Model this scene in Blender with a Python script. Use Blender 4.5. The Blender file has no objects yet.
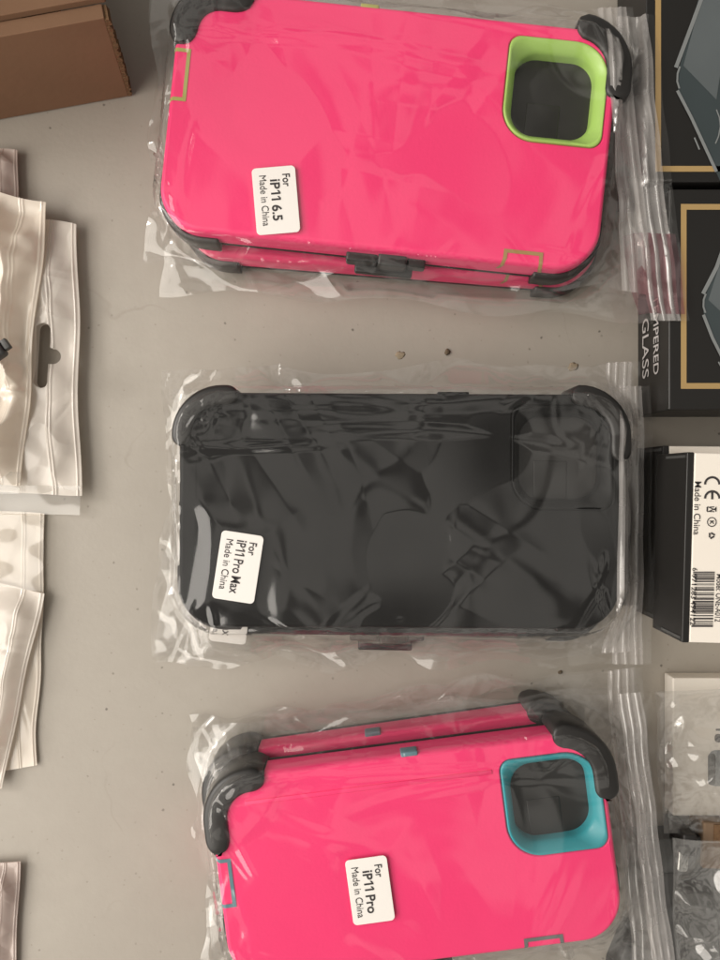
import bpy, bmesh, math, random
import numpy as np
from mathutils import Vector, Matrix

S = bpy.context.scene
C = S.collection
# ------------------------------------------------------------------ camera
H = 0.300                       # camera height above the table (m)
PX = 0.00043                    # metres per photo pixel on the table plane
cam_d = bpy.data.cameras.new("camera")
cam = bpy.data.objects.new("camera", cam_d)
C.objects.link(cam)
cam.location = (0, 0, H)
cam.rotation_euler = (0, 0, 0)
cam_d.sensor_fit = 'VERTICAL'
cam_d.sensor_height = 36.0
cam_d.lens = 18.0 / (480 * PX / H)
cam_d.clip_start = 0.01
cam_d.clip_end = 50
S.camera = cam
# ------------------------------------------------------------------ world: the room round the table (bright ceiling patches, dark gaps)
wd = bpy.data.worlds.new("World")
S.world = wd
wd.use_nodes = True
nt = wd.node_tree
bg = nt.nodes["Background"]
tc = nt.nodes.new("ShaderNodeTexCoord")
noi = nt.nodes.new("ShaderNodeTexNoise")
noi.inputs["Scale"].default_value = 3.2
noi.inputs["Detail"].default_value = 1.0
ramp = nt.nodes.new("ShaderNodeValToRGB")
ramp.color_ramp.elements[0].position = 0.44
ramp.color_ramp.elements[0].color = (0.045, 0.042, 0.038, 1)
ramp.color_ramp.elements[1].position = 0.53
ramp.color_ramp.elements[1].color = (0.66, 0.625, 0.57, 1)
nt.links.new(tc.outputs["Generated"], noi.inputs["Vector"])
nt.links.new(noi.outputs["Fac"], ramp.inputs["Fac"])
nt.links.new(ramp.outputs["Color"], bg.inputs["Color"])
bg.inputs["Strength"].default_value = 0.72


def area(name, loc, target, size, power, col):
    d = bpy.data.lights.new(name, 'AREA')
    d.shape = 'RECTANGLE'
    d.size, d.size_y = size
    d.energy = power
    d.color = col
    o = bpy.data.objects.new(name, d)
    C.objects.link(o)
    o.location = loc
    o.rotation_euler = (Vector(target) - Vector(loc)).to_track_quat('-Z', 'Y').to_euler()
    return o


area("window_light", (-1.15, -0.25, 0.90), (0, -0.05, 0), (2.0, 1.4), 27, (1.0, 0.94, 0.86))
area("glint_lamp", (-1.25, 0.28, 0.62), (0, 0, 0), (0.28, 0.28), 5.0, (1.0, 0.96, 0.92))  # small source added for sharp white glints on the film edges
S.view_settings.view_transform = 'Standard'
S.view_settings.look = 'None'
S.view_settings.exposure = 0.5
S.view_settings.gamma = 1.0
S.cycles.transparent_max_bounces = 40
S.cycles.max_bounces = 14
S.cycles.use_denoising = True
S.cycles.caustics_reflective = False
S.cycles.caustics_refractive = False


# ------------------------------------------------------------------ helpers
def P(px, py, z=0.0):
    """point of the place seen at photo pixel (px, py) when it lies at height z"""
    k = PX * (H - z) / H
    return Vector(((px - 360) * k, (480 - py) * k, z))


def mat(name, col, rough=0.5, spec=0.5, coat=0.0, metal=0.0, bump=0.0, bscale=300.0, vary=0.0, vscale=40.0):
    m = bpy.data.materials.new(name)
    m.use_nodes = True
    t = m.node_tree
    b = t.nodes["Principled BSDF"]
    b.inputs["Base Color"].default_value = (*col, 1)
    b.inputs["Roughness"].default_value = rough
    b.inputs["Specular IOR Level"].default_value = spec
    b.inputs["Coat Weight"].default_value = coat
    b.inputs["Coat Roughness"].default_value = 0.15
    b.inputs["Metallic"].default_value = metal
    if bump or vary:
        c = t.nodes.new("ShaderNodeTexCoord")
    if bump:
        n = t.nodes.new("ShaderNodeTexNoise")
        n.inputs["Scale"].default_value = bscale
        n.inputs["Detail"].default_value = 4
        t.links.new(c.outputs["Object"], n.inputs["Vector"])
        bp = t.nodes.new("ShaderNodeBump")
        bp.inputs["Strength"].default_value = bump
        bp.inputs["Distance"].default_value = 0.0004
        t.links.new(n.outputs["Fac"], bp.inputs["Height"])
        t.links.new(bp.outputs["Normal"], b.inputs["Normal"])
    if vary:
        n = t.nodes.new("ShaderNodeTexNoise")
        n.inputs["Scale"].default_value = vscale
        n.inputs["Detail"].default_value = 5
        t.links.new(c.outputs["Object"], n.inputs["Vector"])
        mx = t.nodes.new("ShaderNodeMix")
        mx.data_type = 'RGBA'
        mx.inputs["A"].default_value = (*[v * (1 - vary) for v in col], 1)
        mx.inputs["B"].default_value = (*[min(1, v * (1 + vary)) for v in col], 1)
        t.links.new(n.outputs["Fac"], mx.inputs["Factor"])
        t.links.new(mx.outputs["Result"], b.inputs["Base Color"])
    return m


def film_mat(name, tint=(0.988, 0.985, 0.98), gloss=1.35, rough=0.085, milk=0.018, milkcol=(0.8, 0.78, 0.75)):
    m = bpy.data.materials.new(name)
    m.use_nodes = True
    t = m.node_tree
    t.nodes.clear()
    out = t.nodes.new("ShaderNodeOutputMaterial")
    tr = t.nodes.new("ShaderNodeBsdfTransparent")
    tr.inputs["Color"].default_value = (*tint, 1)
    df = t.nodes.new("ShaderNodeBsdfDiffuse")
    df.inputs["Color"].default_value = (*milkcol, 1)
    tl = t.nodes.new("ShaderNodeBsdfTranslucent")
    tl.inputs["Color"].default_value = (*milkcol, 1)
    dm = t.nodes.new("ShaderNodeMixShader")
    dm.inputs["Fac"].default_value = 0.4
    t.links.new(df.outputs[0], dm.inputs[1])
    t.links.new(tl.outputs[0], dm.inputs[2])
    m1 = t.nodes.new("ShaderNodeMixShader")
    c = t.nodes.new("ShaderNodeTexCoord")
    n = t.nodes.new("ShaderNodeTexNoise")
    n.inputs["Scale"].default_value = 45
    n.inputs["Detail"].default_value = 4
    t.links.new(c.outputs["Object"], n.inputs["Vector"])
    mr = t.nodes.new("ShaderNodeMapRange")
    mr.inputs["From Min"].default_value = 0.3
    mr.inputs["From Max"].default_value = 0.7
    mr.inputs["To Min"].default_value = milk * 0.6
    mr.inputs["To Max"].default_value = milk * 1.4
    t.links.new(n.outputs["Fac"], mr.inputs["Value"])
    t.links.new(mr.outputs["Result"], m1.inputs["Fac"])
    t.links.new(tr.outputs[0], m1.inputs[1])
    t.links.new(dm.outputs[0], m1.inputs[2])
    gl = t.nodes.new("ShaderNodeBsdfGlossy")
    gl.inputs["Roughness"].default_value = rough
    gl.inputs["Color"].default_value = (1, 1, 1, 1)
    fr = t.nodes.new("ShaderNodeFresnel")
    fr.inputs["IOR"].default_value = 1.5
    # both faces of the sheet reflect: use the fresnel of the front side for rays from either side
    ml = t.nodes.new("ShaderNodeMath")
    ml.operation = 'MULTIPLY'
    ml.use_clamp = True
    ml.inputs[1].default_value = gloss
    lw = t.nodes.new("ShaderNodeLayerWeight")
    lw.inputs["Blend"].default_value = 0.5
    # schlick: 0.04 + 0.96 * facing^5
    pw = t.nodes.new("ShaderNodeMath")
    pw.operation = 'POWER'
    pw.inputs[1].default_value = 5
    t.links.new(lw.outputs["Facing"], pw.inputs[0])
    ma = t.nodes.new("ShaderNodeMath")
    ma.operation = 'MULTIPLY_ADD'
    ma.inputs[1].default_value = 0.70
    ma.inputs[2].default_value = 0.042
    t.links.new(pw.outputs[0], ma.inputs[0])
    t.links.new(ma.outputs[0], ml.inputs[0])
    t.nodes.remove(fr)
    m2 = t.nodes.new("ShaderNodeMixShader")
    t.links.new(ml.outputs[0], m2.inputs["Fac"])
    t.links.new(m1.outputs[0], m2.inputs[1])
    t.links.new(gl.outputs[0], m2.inputs[2])
    t.links.new(m2.outputs[0], out.inputs["Surface"])
    return m


def empty(name, loc, rz=0.0, label=None, cat=None, group=None, kind=None):
    o = bpy.data.objects.new(name, None)
    o.empty_display_size = 0.02
    C.objects.link(o)
    o.location = loc
    o.rotation_euler = (0, 0, rz)
    tag(o, label, cat, group, kind)
    return o


def tag(o, label=None, cat=None, group=None, kind=None):
    if label: o["label"] = label
    if cat: o["category"] = cat
    if group: o["group"] = group
    if kind: o["kind"] = kind
    return o


def link_mesh(name, me, m, parent=None):
    o = bpy.data.objects.new(name, me)
    if m is not None:
        me.materials.append(m)
    C.objects.link(o)
    o.parent = parent
    return o


def bm_obj(name, bm, m, parent=None, smooth=True):
    me = bpy.data.meshes.new(name)
    bmesh.ops.recalc_face_normals(bm, faces=bm.faces)
    for f in bm.faces: f.smooth = smooth
    bm.to_mesh(me)
    bm.free()
    return link_mesh(name, me, m, parent)


def rrect(L, W, r, n=10, cx=0, cy=0):
    """rounded rectangle, CCW; r is one radius or four (BL, BR, TR, TL)"""
    if not isinstance(r, (tuple, list)): r = (r,) * 4
    pts = []
    for (sx, sy, a0, q) in ((-1, -1, math.pi, r[0]), (1, -1, 1.5 * math.pi, r[1]), (1, 1, 0, r[2]), (-1, 1, .5 * math.pi, r[3])):
        ox, oy = sx * (L / 2 - q), sy * (W / 2 - q)
        for i in range(n + 1):
            a = a0 + math.pi / 2 * i / n
            pts.append((cx + ox + q * math.cos(a), cy + oy + q * math.sin(a)))
    return pts


def offset(pts, d):
    """inset a CCW outline by d (towards its inside)"""
    n = len(pts)
    out = []
    for i in range(n):
        a, b, c = Vector(pts[i - 1]), Vector(pts[i]), Vector(pts[(i + 1) % n])
        e1, e2 = (b - a), (c - b)
        if e1.length < 1e-9: e1 = e2
        if e2.length < 1e-9: e2 = e1
        n1 = Vector((-e1.y, e1.x)).normalized()
        n2 = Vector((-e2.y, e2.x)).normalized()
        m = (n1 + n2)
        m = m / max(0.3, 1 + n1.dot(n2))
        out.append((b.x + m.x * d, b.y + m.y * d))
    return out


def stitch(bm, l0, l1):
    n = len(l0)
    for i in range(n):
        j = (i + 1) % n
        bm.faces.new((l0[i], l0[j], l1[j], l1[i]))


def loops(bm, outline, profile, sign=1):
    ls = [[bm.verts.new((x, y, z)) for x, y in offset(outline, sign * d)] for d, z in profile]
    for a, b in zip(ls, ls[1:]): stitch(bm, a, b)
    return ls


def edges_of(loop):
    es = []
    for i in range(len(loop)):
        a, b = loop[i], loop[(i + 1) % len(loop)]
        for e in a.link_edges:
            if b in e.verts: es.append(e)
    return es


def solid_bm(outline, profile, hole=None, hole_profile=None, bm=None, cap_bottom=True):
    bm = bm or bmesh.new()
    ls = loops(bm, outline, profile)
    top = edges_of(ls[-1])
    for e in top: e.smooth = False
    bot = edges_of(ls[0])
    hb = []
    if hole:
        hl = loops(bm, hole, hole_profile, -1)          # profile from bottom to top, inset grows the hole
        te = edges_of(hl[-1])
        for e in te: e.smooth = False
        top += te
        hb = edges_of(hl[0])
    bmesh.ops.triangle_fill(bm, edges=top, use_beauty=True)
    if cap_bottom:
        bmesh.ops.triangle_fill(bm, edges=bot + hb, use_beauty=True)
    return bm


def add_box(bm, x0, x1, y0, y1, z0, z1, bev=0.0, rz=0.0, piv=(0, 0)):
    r = bmesh.ops.create_cube(bm, size=1.0)
    vs = r['verts']
    for v in vs:
        v.co = Vector((x0 + (v.co.x + .5) * (x1 - x0), y0 + (v.co.y + .5) * (y1 - y0), z0 + (v.co.z + .5) * (z1 - z0)))
    if bev:
        es = list({e for v in vs for e in v.link_edges})
        rr = bmesh.ops.bevel(bm, geom=es, offset=bev, segments=3, affect='EDGES', profile=0.5)
        vs = list({v for f in rr['faces'] for v in f.verts} | {v for v in vs if v.is_valid})
    if rz:
        bmesh.ops.rotate(bm, verts=vs, cent=(*piv, 0), matrix=Matrix.Rotation(rz, 3, 'Z'))
    return vs


def text_mesh(s, size, bold=0.0, align='LEFT', space=1.0, width=None):
    cu = bpy.data.curves.new("lettering", 'FONT')
    cu.body = s
    cu.size = size
    cu.offset = bold
    cu.align_x = align
    cu.space_character = space
    o = bpy.data.objects.new("lettering", cu)
    C.objects.link(o)
    dg = bpy.context.evaluated_depsgraph_get()
    me = bpy.data.meshes.new_from_object(o.evaluated_get(dg))
    bpy.data.objects.remove(o)
    me.materials.clear()
    if width:
        xs = [v.co.x for v in me.vertices]
        k = width / (max(xs) - min(xs))
        for v in me.vertices: v.co.x = (v.co.x - min(xs)) * k
    return me


def join_meshes(parts):
    """[(mesh, matrix)] -> one mesh"""
    bm = bmesh.new()
    for me, M in parts:
        b2 = bmesh.new()
        b2.from_mesh(me)
        b2.transform(M)
        t = bpy.data.meshes.new("t")
        b2.to_mesh(t)
        b2.free()
        bm.from_mesh(t)
        bpy.data.meshes.remove(t)
    return bm


def sstep(x): 
    x = np.clip(x, 0, 1)
    return x * x * (3 - 2 * x)


class Noise:
    """smooth 2-D noise out of random waves"""
    def __init__(s, rng, lo, hi, n=7):
        s.k = []
        for _ in range(n):
            a = rng.uniform(0, 2 * math.pi)
            w = 2 * math.pi / rng.uniform(lo, hi)
            s.k.append((w * math.cos(a), w * math.sin(a), rng.uniform(0, 6.28), rng.uniform(.6, 1)))
        s.n = math.sqrt(n) * 0.6

    def __call__(s, X, Y):
        return sum(a * np.cos(kx * X + ky * Y + p) for kx, ky, p, a in s.k) / s.n


def grid_bm(X, Y, Z, keep=None):
    ny, nx = X.shape
    verts = np.stack([X, Y, Z], -1).reshape(-1, 3)
    i = np.arange(ny * nx).reshape(ny, nx)
    f = np.stack([i[:-1, :-1], i[:-1, 1:], i[1:, 1:], i[1:, :-1]], -1)
    if keep is not None: f = f[keep]
    return verts, f.reshape(-1, 4)


def np_obj(name, verts, faces, m, parent, origin=None):
    if origin is not None: verts = verts - np.array(origin)
    me = bpy.data.meshes.new(name)
    me.from_pydata(verts.tolist(), [], faces.tolist())
    me.polygons.foreach_set("use_smooth", [True] * len(me.polygons))
    me.update()
    return link_mesh(name, me, m, parent)


# ------------------------------------------------------------------ materials
def table_material():
    m = bpy.data.materials.new("speckled_table_plastic")
    m.use_nodes = True
    t = m.node_tree
    b = t.nodes["Principled BSDF"]
    b.inputs["Roughness"].default_value = 0.55
    c = t.nodes.new("ShaderNodeTexCoord")

    def noise(scale, detail=5):
        n = t.nodes.new("ShaderNodeTexNoise")
        n.inputs["Scale"].default_value = scale
        n.inputs["Detail"].default_value = detail
        t.links.new(c.outputs["Object"], n.inputs["Vector"])
        return n

    def mix(fac, a, bcol):
        x = t.nodes.new("ShaderNodeMix")
        x.data_type = 'RGBA'
        for s, v in (("Factor", fac), ("A", a), ("B", bcol)):
            if isinstance(v, bpy.types.NodeSocket): t.links.new(v, x.inputs[s])
            else: x.inputs[s].default_value = v
        return x.outputs["Result"]

    def rng(sock, a, b_, lo, hi):
        r = t.nodes.new("ShaderNodeMapRange")
        for k, v in zip(("From Min", "From Max", "To Min", "To Max"), (a, b_, lo, hi)): r.inputs[k].default_value = v
        t.links.new(sock, r.inputs["Value"])
        return r.outputs["Result"]

    col = mix(rng(noise(9).outputs["Fac"], .35, .65, 0, 1), (0.325, 0.293, 0.250, 1), (0.36, 0.326, 0.280, 1))
    col = mix(rng(noise(120, 6).outputs["Fac"], .35, .7, 0, .35), col, (0.31, 0.278, 0.237, 1))
    # specks of dirt, sparse and uneven
    for sc, lim, dark, keep in ((95, 0.045, (0.17, 0.145, 0.12, 1), .84), (150, 0.05, (0.26, 0.23, 0.19, 1), .74), (38, 0.020, (0.10, 0.085, 0.07, 1), .70)):
        v = t.nodes.new("ShaderNodeTexVoronoi")
        v.voronoi_dimensions = '2D'
        v.inputs["Scale"].default_value = sc
        w = t.nodes.new("ShaderNodeVectorMath")
        w.operation = 'ADD'
        t.links.new(c.outputs["Object"], w.inputs[0])
        ns = noise(400, 2)
        sc_ = t.nodes.new("ShaderNodeVectorMath")
        sc_.operation = 'SCALE'
        sc_.inputs["Scale"].default_value = 0.0012
        t.links.new(ns.outputs["Color"], sc_.inputs[0])
        t.links.new(sc_.outputs[0], w.inputs[1])
        t.links.new(w.outputs[0], v.inputs["Vector"])
        s = t.nodes.new("ShaderNodeSeparateColor")
        t.links.new(v.outputs["Color"], s.inputs[0])
        r1 = rng(v.outputs["Distance"], lim * .6, lim * 1.3, .85, 0)
        r2 = rng(s.outputs[0], keep, keep + .15, 0, 1)
        mu = t.nodes.new("ShaderNodeMath")
        mu.operation = 'MULTIPLY'
        t.links.new(r1, mu.inputs[0])
        t.links.new(r2, mu.inputs[1])
        col = mix(mu.outputs[0], col, dark)
    # faint scuffs
    wv = noise(14, 3)
    r = rng(wv.outputs["Fac"], .497, .503, 0, 1)
    r_ = rng(wv.outputs["Fac"], .503, .509, 1, 0)
    mu = t.nodes.new("ShaderNodeMath")
    mu.operation = 'MULTIPLY'
    t.links.new(r, mu.inputs[0]); t.links.new(r_, mu.inputs[1])
    m2 = t.nodes.new("ShaderNodeMath")
    m2.operation = 'MULTIPLY'
    t.links.new(mu.outputs[0], m2.inputs[0])
    t.links.new(rng(noise(23, 2).outputs["Fac"], .55, .7, 0, .35), m2.inputs[1])
    col = mix(m2.outputs[0], col, (0.24, 0.21, 0.17, 1))
    t.links.new(col, b.inputs["Base Color"])
    bp = t.nodes.new("ShaderNodeBump")
    bp.inputs["Strength"].default_value = 0.25
    bp.inputs["Distance"].default_value = 0.0003
    t.links.new(noise(500, 3).outputs["Fac"], bp.inputs["Height"])
    t.links.new(bp.outputs["Normal"], b.inputs["Normal"])
    return m


def pouch_mat(name, col, share=.45, vary=.08):
    m = mat(name, col, .30, .5, coat=.8, vary=vary, vscale=22)
    t = m.node_tree
    b = t.nodes["Principled BSDF"]
    out = [n for n in t.nodes if n.type == 'OUTPUT_MATERIAL'][0]
    tl = t.nodes.new("ShaderNodeBsdfTranslucent")
    tl.inputs["Color"].default_value = (*[min(1, c * 1.15) for c in col], 1)
    tr = t.nodes.new("ShaderNodeBsdfTransparent")
    m0 = t.nodes.new("ShaderNodeMixShader")
    m0.inputs["Fac"].default_value = .25
    t.links.new(tl.outputs[0], m0.inputs[1])
    t.links.new(tr.outputs[0], m0.inputs[2])
    m1 = t.nodes.new("ShaderNodeMixShader")
    m1.inputs["Fac"].default_value = share
    t.links.new(b.outputs[0], m1.inputs[1])
    t.links.new(m0.outputs[0], m1.inputs[2])
    t.links.new(m1.outputs[0], out.inputs["Surface"])
    return m


M = {
    "table": table_material(),
    "pink": mat("hot_pink_rubber", (0.90, 0.040, 0.175), .45, .35, bump=.12, bscale=900),
    "black_shell": mat("black_rubber", (0.005, 0.005, 0.005), .55, .15, bump=.12, bscale=900),
    "black": mat("black_plastic", (0.016, 0.0145, 0.0135), .45, .5, bump=.1, bscale=700),
    "dark": mat("dark_lining", (0.016, 0.015, 0.014), .35, .5, vary=.4, vscale=90),
    "green": mat("lime_green_rubber", (0.34, 0.53, 0.12), .38, .5),
    "olive": mat("olive_rubber", (0.38, 0.36, 0.10), .45),
    "tan_line": mat("brownish_rubber", (0.36, 0.22, 0.08), .45),
    "teal": mat("teal_rubber", (0.03, 0.27, 0.31), .38, .5),
    "bluegrey": mat("blue_grey_rubber", (0.10, 0.20, 0.24), .45),
    "grey_line": mat("grey_rubber", (0.14, 0.14, 0.14), .5),
    "sticker": mat("white_sticker_paper", (0.78, 0.74, 0.70), .55),
    "ink": mat("black_ink", (0.035, 0.03, 0.03), .6),
    "film": film_mat("clear_cellophane"),
    "film_b": film_mat("clear_cellophane_second", milk=.03),
    "mauve": film_mat("mauve_tinted_film", tint=(.70, .47, .50), milk=.10, milkcol=(.6, .45, .47)),
    "zip": film_mat("milky_zip_plastic", tint=(.95, .94, .93), milk=.30, rough=.22, gloss=2.2, milkcol=(.85, .80, .77)),
    "pearl": pouch_mat("pearl_white_pouch", (0.84, 0.785, 0.72), .40, .06),
    "pearl_tan": pouch_mat("cream_pouch", (0.83, 0.755, 0.66), .34, .12),
    "pearl_pink": pouch_mat("pinkish_pouch", (0.58, 0.48, 0.43), .35),
    "crinkle": film_mat("crinkled_cellophane", milk=.10, gloss=1.8, rough=.07),
    "rim": film_mat("pouch_clear_rim", tint=(.90, .89, .87), milk=.22),
    "board": mat("brown_cardboard", (0.20, 0.112, 0.066), .8, .2, bump=.3, bscale=220, vary=.13, vscale=30),
    "board_edge": mat("corrugated_edge", (0.17, 0.10, 0.055), .9, .1, bump=.8, bscale=900, vary=.4, vscale=700),
    "box_black": mat("black_box_card", (0.012, 0.011, 0.010), .42, .4),
    "box_side": mat("dark_box_side", (0.020, 0.018, 0.018), .45, .4),
    "gold": mat("gold_print", (0.36, 0.24, 0.10), .5, .4),
    "silver_ink": mat("grey_lettering", (0.40, 0.38, 0.37), .5),
    "phone_print": mat("grey_green_print", (0.042, 0.054, 0.057), .35, .4, vary=.35, vscale=18),
    "phone_print_pale": mat("pale_grey_print", (0.095, 0.108, 0.112), .35, .4, vary=.3, vscale=18),
    "phone_edge": mat("pale_edge_print", (0.19, 0.20, 0.20), .4),
    "box_white": mat("white_box_card", (0.82, 0.76, 0.68), .5, .4, vary=.02, vscale=30),
    "box_grey_white": mat("offwhite_box_card", (0.66, 0.61, 0.54), .45, .4, vary=.04, vscale=30),
    "metal": mat("steel", (0.5, 0.5, 0.48), .25, .5, metal=1.0),
    "charcoal": mat("charcoal_plastic", (0.05, 0.05, 0.048), .4),
    "kraft": mat("tan_card", (0.20, 0.135, 0.088), .7, .2, vary=.2, vscale=40),
    "crumb": mat("brown_crumb", (0.12, 0.09, 0.06), .8, .2, vary=.4, vscale=900),
    "stain": mat("ochre_stain", (0.29, 0.235, 0.165), .8, .2, vary=.2, vscale=900),
}

# ------------------------------------------------------------------ the table
bm = bmesh.new()
add_box(bm, -0.62, 0.62, -0.42, 0.42, -0.045, 0.0, 0.006)
tb = bm_obj("table", bm, M["table"], smooth=False)
tag(tb, "pale grey speckled plastic table top under all the goods", "table", kind="structure")


# ------------------------------------------------------------------ phone cases
def port_flap_bm(L, W, T, side, c, w, depth, lw):
    """U shaped slit line round a port flap; side 'x' = short left edge, 'y' = long lower edge; it runs over the edge down the wall"""
    bm = bmesh.new()

    def pt(s, d):
        # s along the edge, d inward from the edge (negative: down the wall)
        if d < 0: z, q = T - 2.4e-3 + d, -0.25e-3
        elif d < 1.8e-3: z, q = T - 2.4e-3 + 2.4e-3 * math.sin(d / 1.8e-3 * math.pi / 2) + .2e-3, d - .2e-3 * (1 - d / 1.8e-3)
        else: z, q = T + .2e-3, d
        if side == 'x': return (-L / 2 + q, s, z)
        return (s, -W / 2 + q, z)

    def band(path, nrm):
        prev = None
        for (s, d), (ns, nd) in zip(path, nrm):
            a = bm.verts.new(pt(s + ns * lw / 2, d + nd * lw / 2))
            b = bm.verts.new(pt(s - ns * lw / 2, d - nd * lw / 2))
            if prev: bm.faces.new((prev[0], prev[1], b, a))
            prev = (a, b)
    ds = [-4e-3, -2e-3, -.1e-3] + [i * .3e-3 for i in range(1, 7)] + [depth + lw / 2]
    for sg in (-1, 1):
        band([(c + sg * (w / 2 + (-min(d, 2e-3) + 2e-3) * .25), d) for d in ds], [(1, 0)] * len(ds))
    n = 8
    band([(c - w / 2 + lw / 2 + (w - lw) * i / n, depth) for i in range(n + 1)], [(0, 1)] * (n + 1))
    return bm


def corner_clip_bm(L, W, r, T, sx, sy, ax, ay, over, out, top, z0=.5e-3):
    """a black grip that wraps a case corner: ax / ay metres along the two sides, 'over' metres over the face"""
    cx, cy = sx * (L / 2 - r), sy * (W / 2 - r)
    path = []                                           # points on the outline with outward normals
    for i in range(8): 
        s = ax * (1 - i / 8)
        path.append(((cx - sx * s, sy * W / 2), (0, sy)))
    for i in range(13):
        a = math.pi / 2 * i / 12
        nx, ny = sx * math.sin(a), sy * math.cos(a)
        path.append(((cx + r * nx, cy + r * ny), (nx, ny)))
    for i in range(1, 9):
        s = ay * i / 8
        path.append(((sx * L / 2, cy - sy * s), (sx, 0)))
    bm = bmesh.new()
    n = len(path)
    # arc length
    acc = [0]
    for i in range(1, n): acc.append(acc[-1] + (Vector(path[i][0]) - Vector(path[i - 1][0])).length)
    tot = acc[-1]
    prev = None
    for i, ((x, y), (nx, ny)) in enumerate(path):
        t = acc[i]
        e = min(t, tot - t)
        k = math.sqrt(max(0.0, 1 - (1 - min(1, e / (over * .9 + 1e-9))) ** 2)) * .9 + .1 if over > 2e-3 else 1
        mid = (out - over) / 2
        o_, i_ = mid + (out - mid) * k, mid + (-over - mid) * k
        if over <= 2e-3: o_, i_ = out, -over
        zt = T + top
        prof = [(o_ - .6e-3, z0), (o_, z0 + .6e-3), (o_, zt - 1.6e-3), (o_ - .5e-3, zt - .6e-3), (o_ - 1.6e-3, zt),
                (i_ + 1.5e-3, zt), (i_ + .5e-3, zt - .4e-3), (i_, zt - 1.2e-3), (i_, T + .1e-3 if over > 2e-3 else z0 + 1e-3)]
        if over > 2e-3: prof += [(.15e-3, T + .1e-3), (.15e-3, z0)]
        else: prof += [(i_, z0)]
        vs = [bm.verts.new((x + nx * q, y + ny * q, z)) for q, z in prof]
        if prev: 
            for a in range(len(vs)):
                b = (a + 1) % len(vs)
                bm.faces.new((prev[a], prev[b], vs[b], vs[a]))
        else: first = vs
        prev = vs
    bm.faces.new(first)
    bm.faces.new(list(reversed(prev)))
    return bm


def make_case(label, group, loc, rz, L, W, T, colors, clips, cam_c, cam_s, cam_r, flaps, side_tab, latch, bead=False, reach=.0055):
    root = empty("phone_case", loc, rz, label, "phone case", group)
    shell_m, accent, line1, line2 = colors
    R = 0.0165
    hole = rrect(cam_s[0], cam_s[1], cam_r, 10, *cam_c)
    out = rrect(L, W, R, 14)
    prof = [(2.2e-3, 3.2e-3), (.8e-3, 3.6e-3), (.1e-3, 4.8e-3), (0, 6.5e-3), (0, T - 3.0e-3)]
    for i in range(1, 8):
        a = math.pi / 2 * i / 7
        prof.append((1.9e-3 * (1 - math.cos(a)), T - 3.0e-3 + 3.0e-3 * math.sin(a)))
    bm = solid_bm(out, prof, hole, [(0, 3.2e-3), (0, T - .7e-3), (.2e-3, T - .2e-3), (.6e-3, T)])
    if bead:
        add_box(bm, -L / 2 + .014, cam_c[0] - cam_s[0] / 2 - .003, W / 2 - .0115, W / 2 - .0098, T - .4e-3, T + .35e-3, .3e-3)
    bm_obj("shell", bm, shell_m, root)
    # camera window: funnel of the soft inner layer and the dark bottom behind it
    bm = bmesh.new()
    hi = offset(hole, .15e-3)
    inner = rrect(cam_s[0] - .0076, cam_s[1] - .0076, .0088, 10, *cam_c)
    lv = [(0, T - 4e-3), (0, T + .1e-3), (.05, T + .35e-3), (.15, T + .40e-3), (.30, T + .2e-3), (.85, T - 2.6e-3), (.97, T - 3.6e-3), (1, T - 4.4e-3), (1, T - 8e-3)]
    ls = [[bm.verts.new((a[0] * (1 - t) + b[0] * t, a[1] * (1 - t) + b[1] * t, z)) for a, b in zip(hi, inner)] for t, z in lv]
    for a, b in zip(ls, ls[1:]): stitch(bm, a, b)
    bm_obj("camera_frame", bm, accent, root)
    bm = solid_bm(offset(hole, .3e-3), [(0, T - 9.6e-3), (0, T - 8.2e-3), (.4e-3, T - 7.9e-3)])
    add_box(bm, cam_c[0] - .009, cam_c[0] + .004, cam_c[1] - .020, cam_c[1] - .001, T - 8.2e-3, T - 7.6e-3, .4e-3)
    bm_obj("lining", bm, M["dark"], root)
    for (side, c, w, depth, which) in flaps:
        bm = port_flap_bm(L, W, T, side, c, w, depth, 1.4e-3)
        bm_obj("port_flap", bm, line1 if which == 1 else line2, root, smooth=False)
    if side_tab:
        bm = bmesh.new()
        for x, w in side_tab:
            add_box(bm, x - w / 2, x + w / 2, W / 2 - 2.6e-3, W / 2 + .55e-3, T - 6e-3, T - .35e-3, .5e-3)
        bm_obj("side_button", bm, line1, root)
    # holster under the case
    bm = solid_bm(rrect(L - .001, W - .001, R, 12), [(1.5e-3, 0), (.3e-3, .5e-3), (0, 1.2e-3), (0, 2.4e-3), (.6e-3, 3.0e-3)])
    hol = bm_obj("holster", bm, M["black"], root)
    for (sx, sy, ax, ay, over, outw, top) in clips:
        bm = corner_clip_bm(L, W, R, T, sx, sy, ax, ay, over, outw, top)
        bm_obj("corner_clip", bm, M["black"], hol)
    if latch is not None:
        bm = bmesh.new()
        x = latch
        y = -W / 2
        add_box(bm, x - .0145, x - .0025, y - .0032, y + .003, 4e-3, 10.5e-3, .9e-3)
        add_box(bm, x - .002, x + .009, y - .0042, y + .003, 3e-3, 12.0e-3, .9e-3)
        add_box(bm, x + .0095, x + .0165, y - .0030, y + .003, 4e-3, 10.0e-3, .9e-3)
        add_box(bm, x - .011, x + .012, y - reach, y + .002, .5e-3, 4e-3, .9e-3)
        bm_obj("latch", bm, M["black"], hol)
    return dict(root=root, c=(loc[0], loc[1]), rz=rz, L=L, W=W, R=R, top=loc[2] + T, base=loc[2],
                hooks=[(sx * (L / 2 - .006), sy * (W / 2 - .006)) for (sx, sy, ax, ay, ov, *_r) in clips if ov > 2e-3])


Z1, Z2, T = 0.0009, 0.0195, 0.0165
d2r = math.radians
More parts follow.
